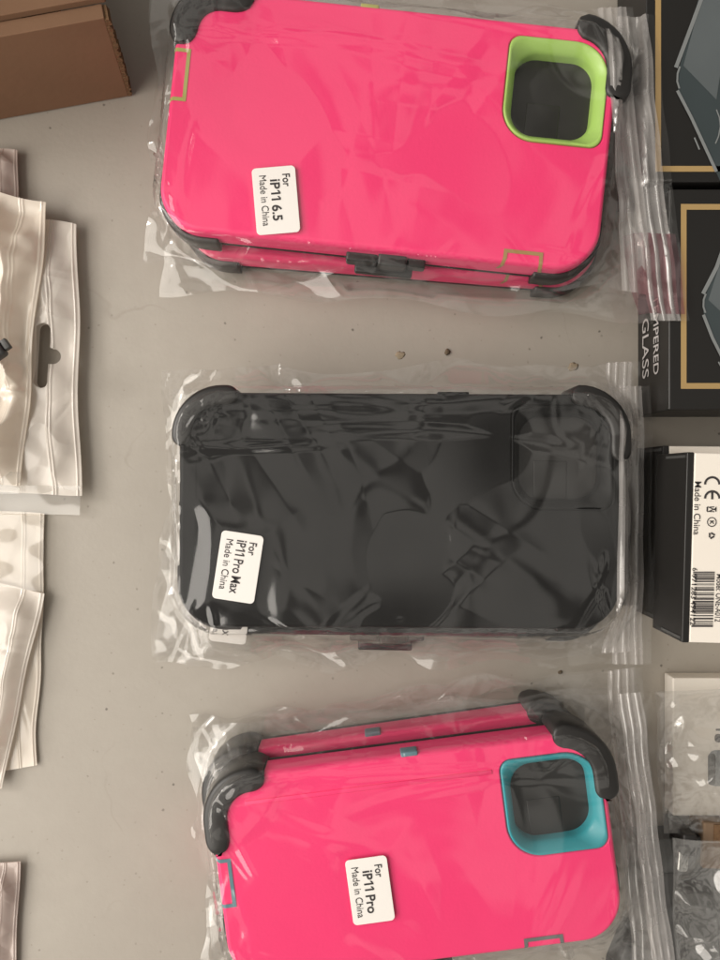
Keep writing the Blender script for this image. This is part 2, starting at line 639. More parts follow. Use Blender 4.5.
# hooks that reach over the face at the two upper corners; the lower corners only have a bumper
def hooks(ax1, ay1, ax2, ay2, ov=.0060, ov2=.0035, out2=4.6e-3):
    return [(-1, 1, ax1, ay1, ov, 2.6e-3, 1.6e-3), (1, 1, ax2, ay2, ov2, out2, 1.6e-3),
            (-1, -1, .006, .006, .9e-3, 2.2e-3, -6.5e-3), (1, -1, .006, .006, .9e-3, 2.2e-3, -6.5e-3)]


G = "phone cases in clear zip bags"
pinkA = (M["pink"], M["green"], M["olive"], M["tan_line"])
pinkB = (M["pink"], M["teal"], M["bluegrey"], M["grey_line"])
blk = (M["black_shell"],) * 4
cA = dict(L=.168, W=.0895, T=T)
cG = dict(L=.1685, W=.0920, T=T)
cC = dict(L=.151, W=.0795, T=T)


def case_at(label, px, py, z, rz, dims, cols, clips, cam_c, cam_s, flaps, tab, latch, bead=False, reach=.0055):
    p = P(px, py, z + T)
    return make_case(label, G, (p.x, p.y, z), d2r(rz), dims["L"], dims["W"], T, cols, clips, cam_c, cam_s, (.0125, .0045, .0135, .0045), flaps, tab, latch, bead, reach)


flA = [('x', .012, .0185, .0060, 1), ('y', .0555, .0135, .0046, 2)]
flC = [('x', .000, .0170, .0052, 1), ('y', .0440, .0135, .0040, 2)]
camA, camC = ((.0613, .0205), (.0385, .0395)), ((.0545, .0140), (.0375, .0375))
hkA = hooks(.012, .006, .001, .010, .0085, .0046, 5.2e-3)
hkB = hooks(.006, .004, .003, .009, .0050, .0044, 3.4e-3)
hkC = hooks(.006, .012, .002, .010, .0065, .0050, 4.2e-3)
top_low = case_at("pink phone case underneath the green-framed one, only its lower side and black latch showing", 397, 156, Z1, -4.6, cG, pinkA, hkA, *camA, flA, [(-.012, .007)], None)
top_up = case_at("hot pink phone case with a lime green camera frame, on top of its pile", 389, 128.5, Z2, -6.0, cG, pinkA, hkA, *camA, flA, [(-.012, .007)], .003)
mid_low = case_at("black phone case underneath the other black one, barely showing below it", 402, 527, Z1, -1.0, cA, blk, hkB, *camA, flA, [(.02, .012)], -.006, reach=.0085)
mid_up = case_at("all-black phone case lying on another black case in the middle pile", 400, 511, Z2, -.3, cA, blk, hkB, *camA, flA, [(.02, .012)], None)
bot_low = case_at("pink phone case peeking out from under the teal-framed one, along its upper side", 401, 829, Z1, 8.0, cC, pinkB, hkC, *camC, flC, [(-.006, .0065)], .0)
bot_up = case_at("hot pink phone case with a teal camera frame, on top of its pile", 416, 859, Z2, 7.3, cC, pinkB, hkC, *camC, flC, [(.0025, .0065)], .0, True)

# ------------------------------------------------------------------ boxes along the right side: their heights support the bags
supports = []       # (x0, x1, y0, y1, top) in world metres


def bag(label, cases, quad, seed, film_m, stickers=(), lip=None, zip_u=(.925, .980), wr=1.0, nx=290, ny=180, flange=.45, lean=True):
    """clear zip bag draped over its case; quad: (px, py, z) of TL, TR, BR, BL"""
    rng = random.Random(seed)
    q = [np.array(P(*c)) for c in quad]
    cen = sum(q) / 4
    root = empty("zip_bag", (cen[0], cen[1], cases[0]["base"]), 0, label, "plastic bag", "clear zip bags round the phone cases")
    org = np.array((cen[0], cen[1], cases[0]["base"]))
    u = np.linspace(0, 1, nx)[None, :]
    v = np.linspace(0, 1, ny)[:, None]

    def bil(k):
        return (1 - v) * ((1 - u) * q[0][k] + u * q[1][k]) + v * ((1 - u) * q[3][k] + u * q[2][k])
    X, Y, Zq = bil(0), bil(1), bil(2)
    # wavy outline
    ew = 4 * np.maximum(np.abs(u - .5), np.abs(v - .5) + 0 * u) ** 2
    n1, n2 = Noise(rng, .02, .07), Noise(rng, .02, .07)
    X0, Y0 = X.copy(), Y.copy()
    ew = ew * (1 - .75 * sstep((u - .88) / .05))
    X = X + .0021 * n1(X0, Y0) * ew
    Y = Y + .0021 * n2(X0, Y0) * ew
    edge = np.minimum(np.minimum(u, 1 - u) * .2, np.minimum(v, 1 - v) * .12)     # ~metres to the bag's rim
    # the surface the film lies on
    base = np.zeros_like(X)
    dmin = np.full_like(X, 1.0)
    nz = Noise(rng, .015, .05)
    for c in cases:
        dx, dy = X - c["c"][0], Y - c["c"][1]
        cs, sn = math.cos(c["rz"]), math.sin(c["rz"])
        lx, ly = dx * cs + dy * sn, -dx * sn + dy * cs
        ax, ay = np.abs(lx) - c["L"] / 2 + c["R"], np.abs(ly) - c["W"] / 2 + c["R"]
        d = np.hypot(np.maximum(ax, 0), np.maximum(ay, 0)) + np.minimum(np.maximum(ax, ay), 0) - c["R"]
        dmin = np.minimum(dmin, d)
        top = np.full_like(X, c["top"] + .0007)
        for hx, hy in c["hooks"]:
            rr = np.hypot(lx - hx, ly - hy)
            top = top + .0022 * sstep(1.6 - rr / .014)
        dm = .012 + .004 * nz(X, Y)
        s = np.clip(d / dm, 0, 1)
        zz = Zq + (top - Zq) * (1 - s) ** 1.7
        base = np.maximum(base, np.where(d < 0, top, zz))
    floor = np.where(dmin < .0032, base, 0)
    floor = np.where(dmin < .0004, base - .0004, np.where(dmin < .0032, cases[0]["top"] + .002 - .004 * np.clip(dmin / .0032, 0, 1), 0))
    for (x0, x1, y0, y1, tp) in (supports if lean else ()):
        a = np.maximum(np.maximum(x0 - X, X - x1), np.maximum(y0 - Y, Y - y1))
        s = (tp + .0012) * sstep(1 - a / .011)
        base = np.maximum(base, s)
        floor = np.maximum(floor, np.where(a < .0015, tp + .0006, 0))
    # wrinkles
    l1, l2, l3 = Noise(rng, .05, .12, 5), Noise(rng, .05, .13, 5), Noise(rng, .008, .022)
    fl = sstep(dmin / .006)
    w = .00055 * l1(X, Y) + .0007 * (1 - np.sqrt(l2(X, Y) ** 2 + .03)) + .000012 * l3(X, Y)
    w = w * (1 - .3 * fl)
    wf = -.0013 * np.abs(Noise(rng, .014, .04)(X, Y)) + .0002 * Noise(rng, .007, .015)(X, Y)
    w = w + fl * wf * flange
    for k in range(95):
        # tension folds
        if k < 38:
            cx, cy = rng.choice(cases)["c"]
            x0, y0 = cx + (rng.uniform(-.085, .085) if not 9 <= k < 18 else rng.uniform(-.08, .03)), cy + rng.uniform(-.045, .045)
            L_, wd_, A = rng.uniform(.015, .06), rng.uniform(.003, .010), rng.uniform(-.0006, .0009)
            an = rng.gauss(0, 1.0) + rng.choice((0.5, -0.6, 1.5))
            if 9 <= k < 18:                            # broad slack folds
                L_, wd_, A, an = rng.uniform(.03, .07), rng.uniform(.006, .013), rng.choice((-.8, 1)) * rng.uniform(.0008, .0015), rng.choice((1.05, 1.9, -.5)) + rng.gauss(0, .25)
            if 18 <= k < 36:                           # crumples at the case's corners
                qx, qy = rng.choice((-1, -1, 1)), rng.choice((-1, 1, 1))
                cs_, sn_ = math.cos(cases[0]["rz"]), math.sin(cases[0]["rz"])
                kx, ky = qx * (cases[0]["L"] / 2 - rng.uniform(0, .014)), qy * (cases[0]["W"] / 2 - rng.uniform(0, .012))
                x0, y0 = cx + kx * cs_ - ky * sn_, cy + kx * sn_ + ky * cs_
                L_, wd_, A, an = rng.uniform(.008, .018), rng.uniform(.0010, .0024), rng.uniform(.0003, .0009), cases[0]["rz"] - qx * qy * .8 + rng.gauss(0, .5)
            if k < 5:                                  # long folds along the upper side of the case
                y0 = cy + rng.uniform(.024, .044)
                L_, wd_, A, an = rng.uniform(.04, .085), rng.uniform(.0025, .005), rng.uniform(.0005, .0013), cases[0]["rz"] + rng.gauss(0, .06)
        else:
            t = rng.random()
            e = rng.choice("lrtb" + "lr")
            uu, vv = dict(l=(rng.uniform(0, .1), t), r=(rng.uniform(.88, 1), t), t=(t, rng.uniform(0, .12)), b=(t, rng.uniform(.88, 1)))[e]
            x0 = (1 - vv) * ((1 - uu) * q[0][0] + uu * q[1][0]) + vv * ((1 - uu) * q[3][0] + uu * q[2][0])
            y0 = (1 - vv) * ((1 - uu) * q[0][1] + uu * q[1][1]) + vv * ((1 - uu) * q[3][1] + uu * q[2][1])
            L_, wd_, A = rng.uniform(.008, .03), rng.uniform(.0012, .0035), rng.uniform(-.001, .0016) * flange
            an = rng.gauss({'l': 1.57, 'r': 1.57, 't': 0, 'b': 0}[e], .5)
        ca, sa = math.cos(an), math.sin(an)
        al, pe = (X - x0) * ca + (Y - y0) * sa, -(X - x0) * sa + (Y - y0) * ca
        pe = pe + .15 * al * al / L_ * rng.uniform(-1, 1)
        tt = np.clip(np.abs(pe) / wd_, 0, 1)
        soft = .10 if k >= 36 else .32
        w = w + A * np.maximum(0, 1 - np.sqrt(tt * tt + soft * soft)) * sstep(1 - np.abs(al) / L_)
    w = w * (1 - .75 * sstep((u - .90) / .05))
    Z = np.maximum(base + w * wr * (0.35 + .65 * sstep(edge / .01)), np.maximum(floor, .0006))
    zst = []
    for (sx, sy, su, sv, ang, lines) in stickers:
        p = P(sx, sy, cases[0]["top"] + .0016)
        near = np.hypot(X - p.x, Y - p.y) < .011
        zc = max(float(Z[near].mean()), cases[0]["top"] + .0010)
        p = P(sx, sy, zc)
        a = d2r(ang)
        lx = (X - p.x) * math.cos(a) + (Y - p.y) * math.sin(a)
        ly = -(X - p.x) * math.sin(a) + (Y - p.y) * math.cos(a)
        dd = np.maximum(np.abs(lx) - su / 2, np.abs(ly) - sv / 2)
        k = sstep(1 - dd / .014) ** 1.5
        Z = Z * (1 - k) + zc * k
        zst.append((p, a))
    vs, fs = grid_bm(X, Y, Z)
    # lower sheet of the bag outside the case
    st = 4
    Xb, Yb = X[::st, ::st], Y[::st, ::st]
    Zb = np.minimum(Zq[::st, ::st] * .55, Z[::st, ::st] - .0004)
    Zb = np.where(dmin[::st, ::st] < .006, cases[0]["base"] - .0004, np.maximum(Zb, cases[0]["base"] - .0004))
    Zb = np.minimum(Zb, Z[::st, ::st] - .0003)
    Zb = np.maximum(Zb, .0003)
    v2, f2 = grid_bm(Xb, Yb, Zb)
    np_obj("film", np.vstack([vs, v2]), np.vstack([fs, f2 + len(vs)]), film_m, root, org)
    # the zip: a milky band with two ridges along the open end
    j0, j1 = int(zip_u[0] * nx), int(zip_u[1] * nx)
    js = np.linspace(j0, j1, 25)
    lo = np.floor(js).astype(int)
    fr = js - lo
    take = lambda A_: A_[:, lo] * (1 - fr) + A_[:, np.minimum(lo + 1, nx - 1)] * fr
    bump = np.zeros(25)
    for c_ in (4, 11, 19): bump += np.exp(-((np.arange(25) - c_) / 1.3) ** 2) * .0005
    vs, fs = grid_bm(take(X), take(Y), take(Z) + .0004 + bump[None, :])
    np_obj("zip_strip", vs, fs, M["zip"], root, org)
    if lip:
        i0, i1, j0, j1 = [int(a * b) for a, b in zip(lip, (ny - 1, ny - 1, nx - 1, nx - 1))]
        vs, fs = grid_bm(X[i0:i1, j0:j1], Y[i0:i1, j0:j1], Z[i0:i1, j0:j1] + .0005)
        np_obj("bag_lip", vs, fs, M["mauve"], root, org)
    for (sx, sy, su, sv, ang, lines), (p, a) in zip(stickers, zst):
        bm = solid_bm(rrect(su, sv, .0016, 6), [(0, .0001), (0, .00024), (.00008, .0003)])
        so = bm_obj("sticker", bm, M["sticker"], root, smooth=False)
        so.location = (p.x - org[0], p.y - org[1], p.z - org[2])
        so.rotation_euler = (0, 0, a)
        parts = []
        for (s, size, x, y, bold, wid) in lines:
            mv = Matrix.Translation((x, y, .00042))
            if s.startswith("iP"): parts += [(me, mv @ m_) for me, m_ in model_text(s, size, bold, wid)]
            else: parts.append((text_mesh(s, size, bold, width=wid), mv))
        to = bm_obj("printed_text", join_meshes(parts), M["ink"], so, smooth=False)
    return root


def model_text(s, size, bold, width):
    """bold model line; the i and the 1 are drawn here because the built-in ones close up when thickened"""
    h = .70 * size
    sw = .135 * size
    parts, x = [], 0.0

    def glyph(polys):
        bm = poly_bm(polys)
        me = bpy.data.meshes.new("lettering")
        bm.to_mesh(me)
        bm.free()
        return me
    tok = ""
    for ch in s + "\0":
        if ch in "i1\0 ":
            if tok:
                me = text_mesh(tok, size, bold)
                xs = [v.co.x for v in me.vertices]
                parts.append((me, Matrix.Translation((x - min(xs), 0, 0))))
                x += max(xs) - min(xs) + .09 * size
                tok = ""
            if ch == "i":
                parts.append((glyph([[(x, 0), (x + sw, 0), (x + sw, .52 * size), (x, .52 * size)], [(x, .60 * size), (x + sw, .60 * size), (x + sw, h + .02 * size), (x, h + .02 * size)]]), Matrix()))
                x += sw + .10 * size
            elif ch == "1":
                a = x + .16 * size
                parts.append((glyph([[(a, 0), (a + sw, 0), (a + sw, h), (a, h)], [(a - .005 * size, h), (a - .005 * size, h - .13 * size), (x, h - .25 * size), (x, h - .12 * size)]]), Matrix()))
                x = a + sw + .14 * size
            elif ch == " ": x += .20 * size
        else: tok += ch
    k = width / x
    return [(me, Matrix.Scale(k, 4, (1, 0, 0)) @ m) for me, m in parts]


def sticker_lines(model, su, sv, x0, wid):
    return [("For", .0040, -su / 2 + .0030, sv / 2 - .0050, .00005, .0048),
            (model, .0050, -su / 2 + x0, sv / 2 - .0098, .00006 if 'Max' in model else .00010, wid),
            ("Made in China", .0038, -su / 2 + .0030, sv / 2 - .0138, 0.0, .0190)]


# ------------------------------------------------------------------ the things on the right (built before the bags that lean on them)
def label_flat(name, bm, m, parent, z):
    o = bm_obj(name, bm, m, parent, smooth=False)
    o.location.z = z
    return o


def poly_bm(polys):
    bm = bmesh.new()
    for p in polys:
        bm.faces.new([bm.verts.new((x, y, 0)) for x, y in p])
    return bm


def strip_poly(pts, w):
    """mitred quads along a polyline, butted end to end"""
    n, a = len(pts), []
    for i in range(n):
        t = (Vector(pts[min(i + 1, n - 1)]) - Vector(pts[max(i - 1, 0)])).normalized()
        nn = Vector((-t.y, t.x)) * w / 2
        a.append((tuple(Vector(pts[i]) + nn), tuple(Vector(pts[i]) - nn)))
    return [[a[i][0], a[i][1], a[i + 1][1], a[i + 1][0]] for i in range(n - 1)]


BH = .031


def glass_box(label, px_left, py_top, py_bot, gx, gy0, gy1, phone, name="screen_protector_box"):
    a, b = P(px_left, py_top, BH), P(px_left, py_bot, BH)
    x0, x1 = a.x, a.x + .175
    y1, y0 = a.y, b.y
    root = empty(name, ((x0 + x1) / 2, (y0 + y1) / 2, 0), 0, label, "box", "black boxes of tempered glass")
    W, D = x1 - x0, y1 - y0
    ox, oy = (x0 + x1) / 2, (y0 + y1) / 2
    bm = bmesh.new()
    add_box(bm, -W / 2, W / 2, -D / 2, D / 2, .0006, BH, .0006)
    bm_obj("carton", bm, M["box_black"], root, smooth=False)
    # gold line round the lid
    gl = P(gx, 0, BH).x - ox
    gt, gb = P(0, gy0, BH).y - oy, P(0, gy1, BH).y - oy
    lw = .0022
    fr = []
    X0, X1 = gl - lw / 2, W / 2 - .009
    fr.append([(X0, gb - lw / 2), (X0 + lw, gb - lw / 2), (X0 + lw, gt + lw / 2), (X0, gt + lw / 2)])
    fr.append([(X1 - lw, gb - lw / 2), (X1, gb - lw / 2), (X1, gt + lw / 2), (X1 - lw, gt + lw / 2)])
    fr.append([(X0 + lw, gt - lw / 2), (X1 - lw, gt - lw / 2), (X1 - lw, gt + lw / 2), (X0 + lw, gt + lw / 2)])
    fr.append([(X0 + lw, gb - lw / 2), (X1 - lw, gb - lw / 2), (X1 - lw, gb + lw / 2), (X0 + lw, gb + lw / 2)])
    label_flat("gold_border", poly_bm(fr), M["gold"], root, BH + .00015)
    loc = lambda px, py: (P(px, py, BH).x - ox, P(px, py, BH).y - oy)
    ph = [loc(*p) for p in phone["body"]]
    po = label_flat("printed_phone", poly_bm([ph]), M["phone_print"], root, BH + .00015)
    label_flat("printed_glass", poly_bm([[loc(*p) for p in phone["glass"]]]), M["phone_print_pale"], po, .0001)
    st = []
    for line, w in phone["lines"]:
        st += strip_poly([loc(*p) for p in line], w)
    label_flat("printed_edge", poly_bm(st), M["phone_edge"], po, .0002)
    supports.append((x0, x1, y0, y1, BH))
    return root, (x0, x1, y0, y1), (ox, oy)


phA = dict(body=[(705, -25), (760, -25), (760, 210), (733, 210), (691, 118), (678, 90), (679, 68)],
           glass=[(706, -20), (735, -20), (716, 100), (683, 66)],
           lines=[([(703, -6), (692, 24), (675.5, 68)], .0015), ([(679.5, 67), (677.2, 74), (676.8, 82), (679, 89)], .0007), ([(677, 91), (691, 118), (716, 172)], .0012),
                  ([(694, 138), (699, 150)], .0006), ([(716, 110), (719, 118), (720, 127), (718, 137), (715, 144)], .0005)])
phB = dict(body=[(735, 205), (790, 205), (790, 385), (740, 385), (712, 338), (703, 312), (704, 300)],
           glass=[(735, 215), (760, 215), (740, 330), (708, 300)],
           lines=[([(735, 215), (716, 268), (702.5, 294)], .0015), ([(705.5, 294), (703.2, 300), (703, 307), (705, 313)], .0007), ([(703, 315), (712, 338), (735, 384)], .0012),
                  ([(718, 362), (722, 369)], .0006), ([(741, 330), (744, 345), (742, 360)], .0005)])
gA, rA, oA = glass_box("black screen protector box with gold border and large slanted phone print, nearest the top edge", 646, -60, 182, 658, -45, 169, phA)
gB, rB, oB = glass_box("black screen protector box with grey lettering on its side, just above the white barcode box", 669, 189, 410, 683.5, 207, 386, phB)
# lettering on the left wall of the second box, reading downwards
M4 = Matrix(((0, 0, -1, 0), (-1, 0, 0, 0), (0, 1, 0, 0), (0, 0, 0, 1)))     # text x -> -y, text y -> +z, faces -x
parts = []
for s, zc, size in (("TEMPERED", .0205, .0068), ("GLASS", .0095, .0090)):
    me = text_mesh(s, size, .00005)
    xs = [v.co.x for v in me.vertices]
    w = max(xs)
    y_end = P(0, 375, .018).y
    parts.append((me, Matrix.Translation((rB[0] - .0003 - oB[0], y_end + w - oB[1], zc - .003)) @ M4))
bm_obj("side_lettering", join_meshes(parts), M["silver_ink"], gB, smooth=False)


def upright_text(s, size, px, py, z, org, ang, bold=.0, align='LEFT', space=1.0, width=None):
    """text lying flat that reads towards the bottom of the picture, starting at photo pixel px, py"""
    p = P(px, py, z)
    return (text_mesh(s, size, bold, align, space, width), Matrix.Translation((p.x - org[0], p.y - org[1], 0)) @ Matrix.Rotation(ang, 4, 'Z'))


# charger boxes: two white boxes with black ends, one on the other
def charger_box(label, px, py0, py1, z0, hgt, rz):
    a, b = P(px, py0, z0 + hgt), P(px, py1, z0 + hgt)
    D = a.y - b.y
    L = .095
    cx, cy = (a.x + b.x) / 2 + L / 2, (a.y + b.y) / 2
    root = empty("charger_box", (cx, cy, z0), rz, label, "box", "white boxes with black ends")
    bm = bmesh.new()
    add_box(bm, -L / 2 + .0026, L / 2, -D / 2, D / 2, .0004, hgt, .0005)
    bm_obj("carton", bm, M["box_white"], root, smooth=False)
    bm = bmesh.new()
    add_box(bm, -L / 2, -L / 2 + .0025, -D / 2 - .0001, D / 2 + .0001, .0004, hgt + .0001, .0004)
    en = bm_obj("black_end", bm, M["box_black"], root, smooth=False)
    bm = bmesh.new()
    bm.free()
    for sy in (-1, 1):
        bm = bmesh.new()
        add_box(bm, -L / 2 - .0003, -L / 2 - .00001, sy * D / 2 - sy * .0014 - .0005, sy * D / 2 - sy * .0014 + .0005, hgt * .35, hgt - .001)
        bm_obj("fold_line", bm, M["charcoal"], en, smooth=False)
    if z0 < .01: supports.append((cx - L / 2, cx + L / 2, cy - D / 2, cy + D / 2, z0 + hgt))
    return root, (cx, cy), D


CH = .0255
ch_low, _, _ = charger_box("white box with a black end lying under the barcode box, its edge showing above", 662, 447, 624, .0, CH, d2r(-.5))
ch_up, oC, DC = charger_box("white box with printed barcode and round symbols and a black end, on top of another", 684.5, 456, 646, CH + .0004, CH, d2r(-1.6))
ZT = 2 * CH + .0004
ang = d2r(-91.6)
Rz = Matrix.Rotation(d2r(1.6), 4, 'Z')      # from world offsets to the box's own axes
inks = []
inks.append(upright_text("Made in China", .0034, 694.6, 481.5, ZT, oC, ang, .00001, width=.0190))
inks.append(upright_text("6", .0026, 692.2, 567.5, ZT, oC, d2r(-92.5), .00002))
inks.append(upright_text("971283", .0026, 691.8, 574, ZT, oC, d2r(-92.5), .00002, width=.0088))
inks.append(upright_text("494122", .0026, 690.8, 600.5, ZT, oC, d2r(-92.5), .00002, width=.0088))
inks.append(upright_text("Model: ONE-A012", .0031, 716.6, 574, ZT, oC, d2r(-92.5), .00003, width=.0170))
bm = join_meshes(inks)
# CE mark, crossed bin, ring and recycling triangle, turned like the lettering
def arc_pts(c, r, a0, a1, n=14):
    return [(c[0] + r * math.cos(a0 + (a1 - a0) * i / n), c[1] + r * math.sin(a0 + (a1 - a0) * i / n)) for i in range(n + 1)]


def ring_strip(bm, pts, w, close=False):
    n = len(pts)
    a = []
    for i in range(n):
        p0 = Vector(pts[i - 1] if (i or close) else pts[i])
        p1 = Vector(pts[(i + 1) % n] if (i < n - 1 or close) else pts[i])
        t = (p1 - p0).normalized()
        nn = Vector((-t.y, t.x)) * w / 2
        c = Vector(pts[i])
        a.append((bm.verts.new((*(c + nn), 0)), bm.verts.new((*(c - nn), 0))))
    for i in range(n if close else n - 1):
        j = (i + 1) % n
        bm.faces.new((a[i][0], a[i][1], a[j][1], a[j][0]))


def lp(px, py):
    p = P(px, py, ZT)
    return (p.x - oC[0], p.y - oC[1])


k = PX * (H - ZT) / H
c1, c2 = lp(712, 484.5), lp(712, 498.5)
for c in (c1, c2):
    ring_strip(bm, arc_pts(c, 7.2 * k, 0, math.pi), 2.2 * k)
bm.faces.new([bm.verts.new((c2[0] + x * k, c2[1] + y * k, 0)) for x, y in ((-1.1, -.8), (1.1, -.8), (1.1, 6.2), (-1.1, 6.2))])
cb = lp(711.6, 509.3)
for y in (-2.6, 2.6):
    ring_strip(bm, [(cb[0] - 4.5 * k, cb[1] + y * k), (cb[0] + 4.5 * k, cb[1] - y * .4 * k)], .9 * k)
ring_strip(bm, [(cb[0] - 4.6 * k, cb[1] - 2.2 * k), (cb[0] - 4.6 * k, cb[1] + 2.2 * k)], 1.4 * k)
ring_strip(bm, [(cb[0] + 4.2 * k, cb[1] - 2.4 * k), (cb[0] + 4.2 * k, cb[1] + 2.4 * k)], 1.0 * k)
ring_strip(bm, [(cb[0] - 2.4 * k, cb[1] + 2.2 * k), (cb[0] + 2.5 * k, cb[1] + 2.4 * k)], .9 * k)
ring_strip(bm, [(cb[0] - 2.4 * k, cb[1] - 2.2 * k), (cb[0] + 2.5 * k, cb[1] - 2.4 * k)], .9 * k)
cr = lp(711.6, 522)
ring_strip(bm, arc_pts(cr, 4.4 * k, 0, 2 * math.pi, 24)[:-1], .9 * k, True)
ring_strip(bm, [(cr[0] - 2.2 * k, cr[1] + .9 * k), (cr[0] + 2.2 * k, cr[1] + .9 * k)], 1.0 * k)
ring_strip(bm, [(cr[0], cr[1] + .4 * k), (cr[0] + 2.0 * k, cr[1] - 1.8 * k)], .9 * k)
ring_strip(bm, [(cr[0], cr[1] + .4 * k), (cr[0] - 2.0 * k, cr[1] - 1.8 * k)], .9 * k)
ct = lp(711.4, 535.5)
tri = [(ct[0] + 4.0 * k * math.cos(a), ct[1] + 4.0 * k * math.sin(a)) for a in (0, 2.094, 4.189)]
for i in range(3):
    p0, p1 = Vector(tri[i]), Vector(tri[(i + 1) % 3])
    pts = [tuple(p0 + (p1 - p0) * t) for t in (.12, .5, .78)]
    ring_strip(bm, pts, 1.7 * k)
# barcode
rb = random.Random(7)
y = 571.6
while y < 626.5:
    w = rb.choice((.55, .55, 1.1, 1.1, 1.7))
    x0, x1 = (694.6, 714.6)
    sh = (y - 571) * .035
    long = y < 573.5 or y > 624.5
    p = [lp(x0 - (1.6 if long else 0) - sh, y), lp(x1 - sh, y), lp(x1 - sh, min(y + w, 627)), lp(x0 - (1.6 if long else 0) - sh, min(y + w, 627))]
    bm.faces.new([bm.verts.new((*q_, 0)) for q_ in p])
    y += w + rb.choice((.55, .55, 1.0, 1.5))
bmesh.ops.transform(bm, matrix=Rz, verts=bm.verts)
pr = label_flat("printed_text", bm, M["ink"], ch_up, CH + .00015)

# white box lower down with a picture of a small device
WB = .009
a = P(673, 678, WB)
b = P(673, 816, WB)
wbx = empty("gadget_box", (a.x + .045, (a.y + b.y) / 2, 0), 0, "off-white box printed with a small grey gadget, below the barcode box", "box")
bm = bmesh.new()
D = a.y - b.y
add_box(bm, -.045, .045, -D / 2, D / 2, .0005, WB, .0006)
bm_obj("carton", bm, M["box_grey_white"], wbx, smooth=False)
lw = lambda px, py: (P(px, py, WB).x - a.x - .045, P(px, py, WB).y - (a.y + b.y) / 2)
cx, cy = lw(728, 768)
bm = poly_bm([rrect(.0165, .0150, .003, 8, cx, cy)])
dv = label_flat("printed_gadget", bm, M["phone_edge"], wbx, WB + .00015)
cx, cy = lw(711.5, 769)
label_flat("printed_button", poly_bm([rrect(.0032, .0132, .0015, 8, cx, cy)]), M["charcoal"], dv, .0001)
cx, cy = lw(718, 738)
label_flat("printed_dot", poly_bm([rrect(.0030, .0036, .0014, 8, cx, cy), rrect(.004, .0009, .0003, 3, cx + .001, cy + .0035)]), M["ink"], wbx, WB + .00015)
supports.append((a.x, a.x + .09, b.y, a.y, WB))

# dark box and tan card below it, in the corner
zb = .012
a = P(640, 838, zb)
dk = empty("dark_box", (a.x + .022, a.y - .032, 0), d2r(3), "low dark grey box half hidden behind the zip of the lowest bag", "box")
bm = bmesh.new()
add_box(bm, -.022, .022, -.032, .032, .0005, zb, .0006)
bm_obj("carton", bm, M["charcoal"], dk, smooth=False)
bm = bmesh.new()
add_box(bm, -.018, .004, -.028, .018, zb + .0001, zb + .0006)
bm_obj("printed_panel", bm, M["black"], dk, smooth=False)
supports.append((a.x, a.x + .044, a.y - .064, a.y, zb))
zk = .014
a = P(702, 826, zk)
kc = empty("tan_carton", (a.x + .04, a.y - .022, 0), d2r(-2), "tan cardboard carton below the gadget box, cut off by the picture edge", "box")
bm = bmesh.new()
add_box(bm, -.04, .04, .003, .022, .0005, zk, .0008)
cb_ = bm_obj("carton", bm, M["kraft"], kc, smooth=False)
bm = bmesh.new()
add_box(bm, -.036, .03, .012, .0215, zk + .0001, zk + .0006)
bm_obj("lid_flap", bm, M["board_edge"], kc, smooth=False)
# black wall plug in front of it with a steel pin
a = P(690, 846, .019)
pl = empty("charging_plug", (a.x, a.y, .0), d2r(-4), "small black plug with a shiny steel pin beside the tan carton", "plug")
bm = bmesh.new()
add_box(bm, -.0029, .0029, -.0045, .0045, .0005, .019, .001)
bm_obj("body", bm, M["black"], pl)
bm = bmesh.new()
add_box(bm, -.0022, .0026, -.0135, -.0046, .010, .0145, .0012)
bm_obj("pin", bm, M["metal"], pl)
a = P(700, 925, .012)
bp_ = empty("black_charger", (a.x, a.y, 0), d2r(6), "black charger block lying at the lower corner below the small plug", "charger")
bm = bmesh.new()
add_box(bm, -.0085, .0075, -.021, .015, .0005, .013, .003)
bm_obj("body", bm, M["charcoal"], bp_)
bm = bmesh.new()
for sx in (-.004, .003):
    add_box(bm, sx - .0008, sx + .0008, .0152, .0215, .005, .0085, .0004)
bm_obj("prong", bm, M["metal"], bp_)
a = P(636, 960, .010)
wedge = empty("black_pouch", (a.x, a.y, 0), d2r(0), "black glossy pouch corner poking out below the lowest pink case", "pouch")
bm = bmesh.new()
ol = [(-.012, -.02), (.012, -.02), (.009, -.002), (.001, .0125), (-.003, .0125), (-.009, -.004)]
vs0 = [bm.verts.new((x, y, .0006)) for x, y in ol]
vs1 = [bm.verts.new((x * .86, y * .9, .010)) for x, y in ol]
stitch(bm, vs0, vs1)
bm.faces.new(vs1)
bm.faces.new(list(reversed(vs0)))
bmesh.ops.bevel(bm, geom=list(bm.edges), offset=.0008, segments=2, affect='EDGES')
bm_obj("film", bm, M["black"], wedge)

# ------------------------------------------------------------------ the bags, lower one of each pile first
wA, hA = .0273, .0163


def axis(p0, p1):
    return math.degrees(math.atan2(-(p1[1] - p0[1]), p1[0] - p0[0]))


stA = (276, 200.5, .0252, .0164, axis((273.5, 167), (279, 233)), sticker_lines("iP11 6.5", .0252, .0164, .0048, .0160))
stB = (238, 567, .0258, .0160, axis((242.5, 533), (232, 601.5)), sticker_lines("iP11 Pro Max", .0258, .0160, .0028, .0205))
stBl = (231, 611, .0258, .0150, -97, sticker_lines("iP11 Pro Max", .0258, .0150, .0028, .0205))
stC = (370, 890, .0247, .0158, axis((365.5, 857.5), (374.5, 922.5)), sticker_lines("iP11 Pro", .0247, .0158, .0048, .0165))

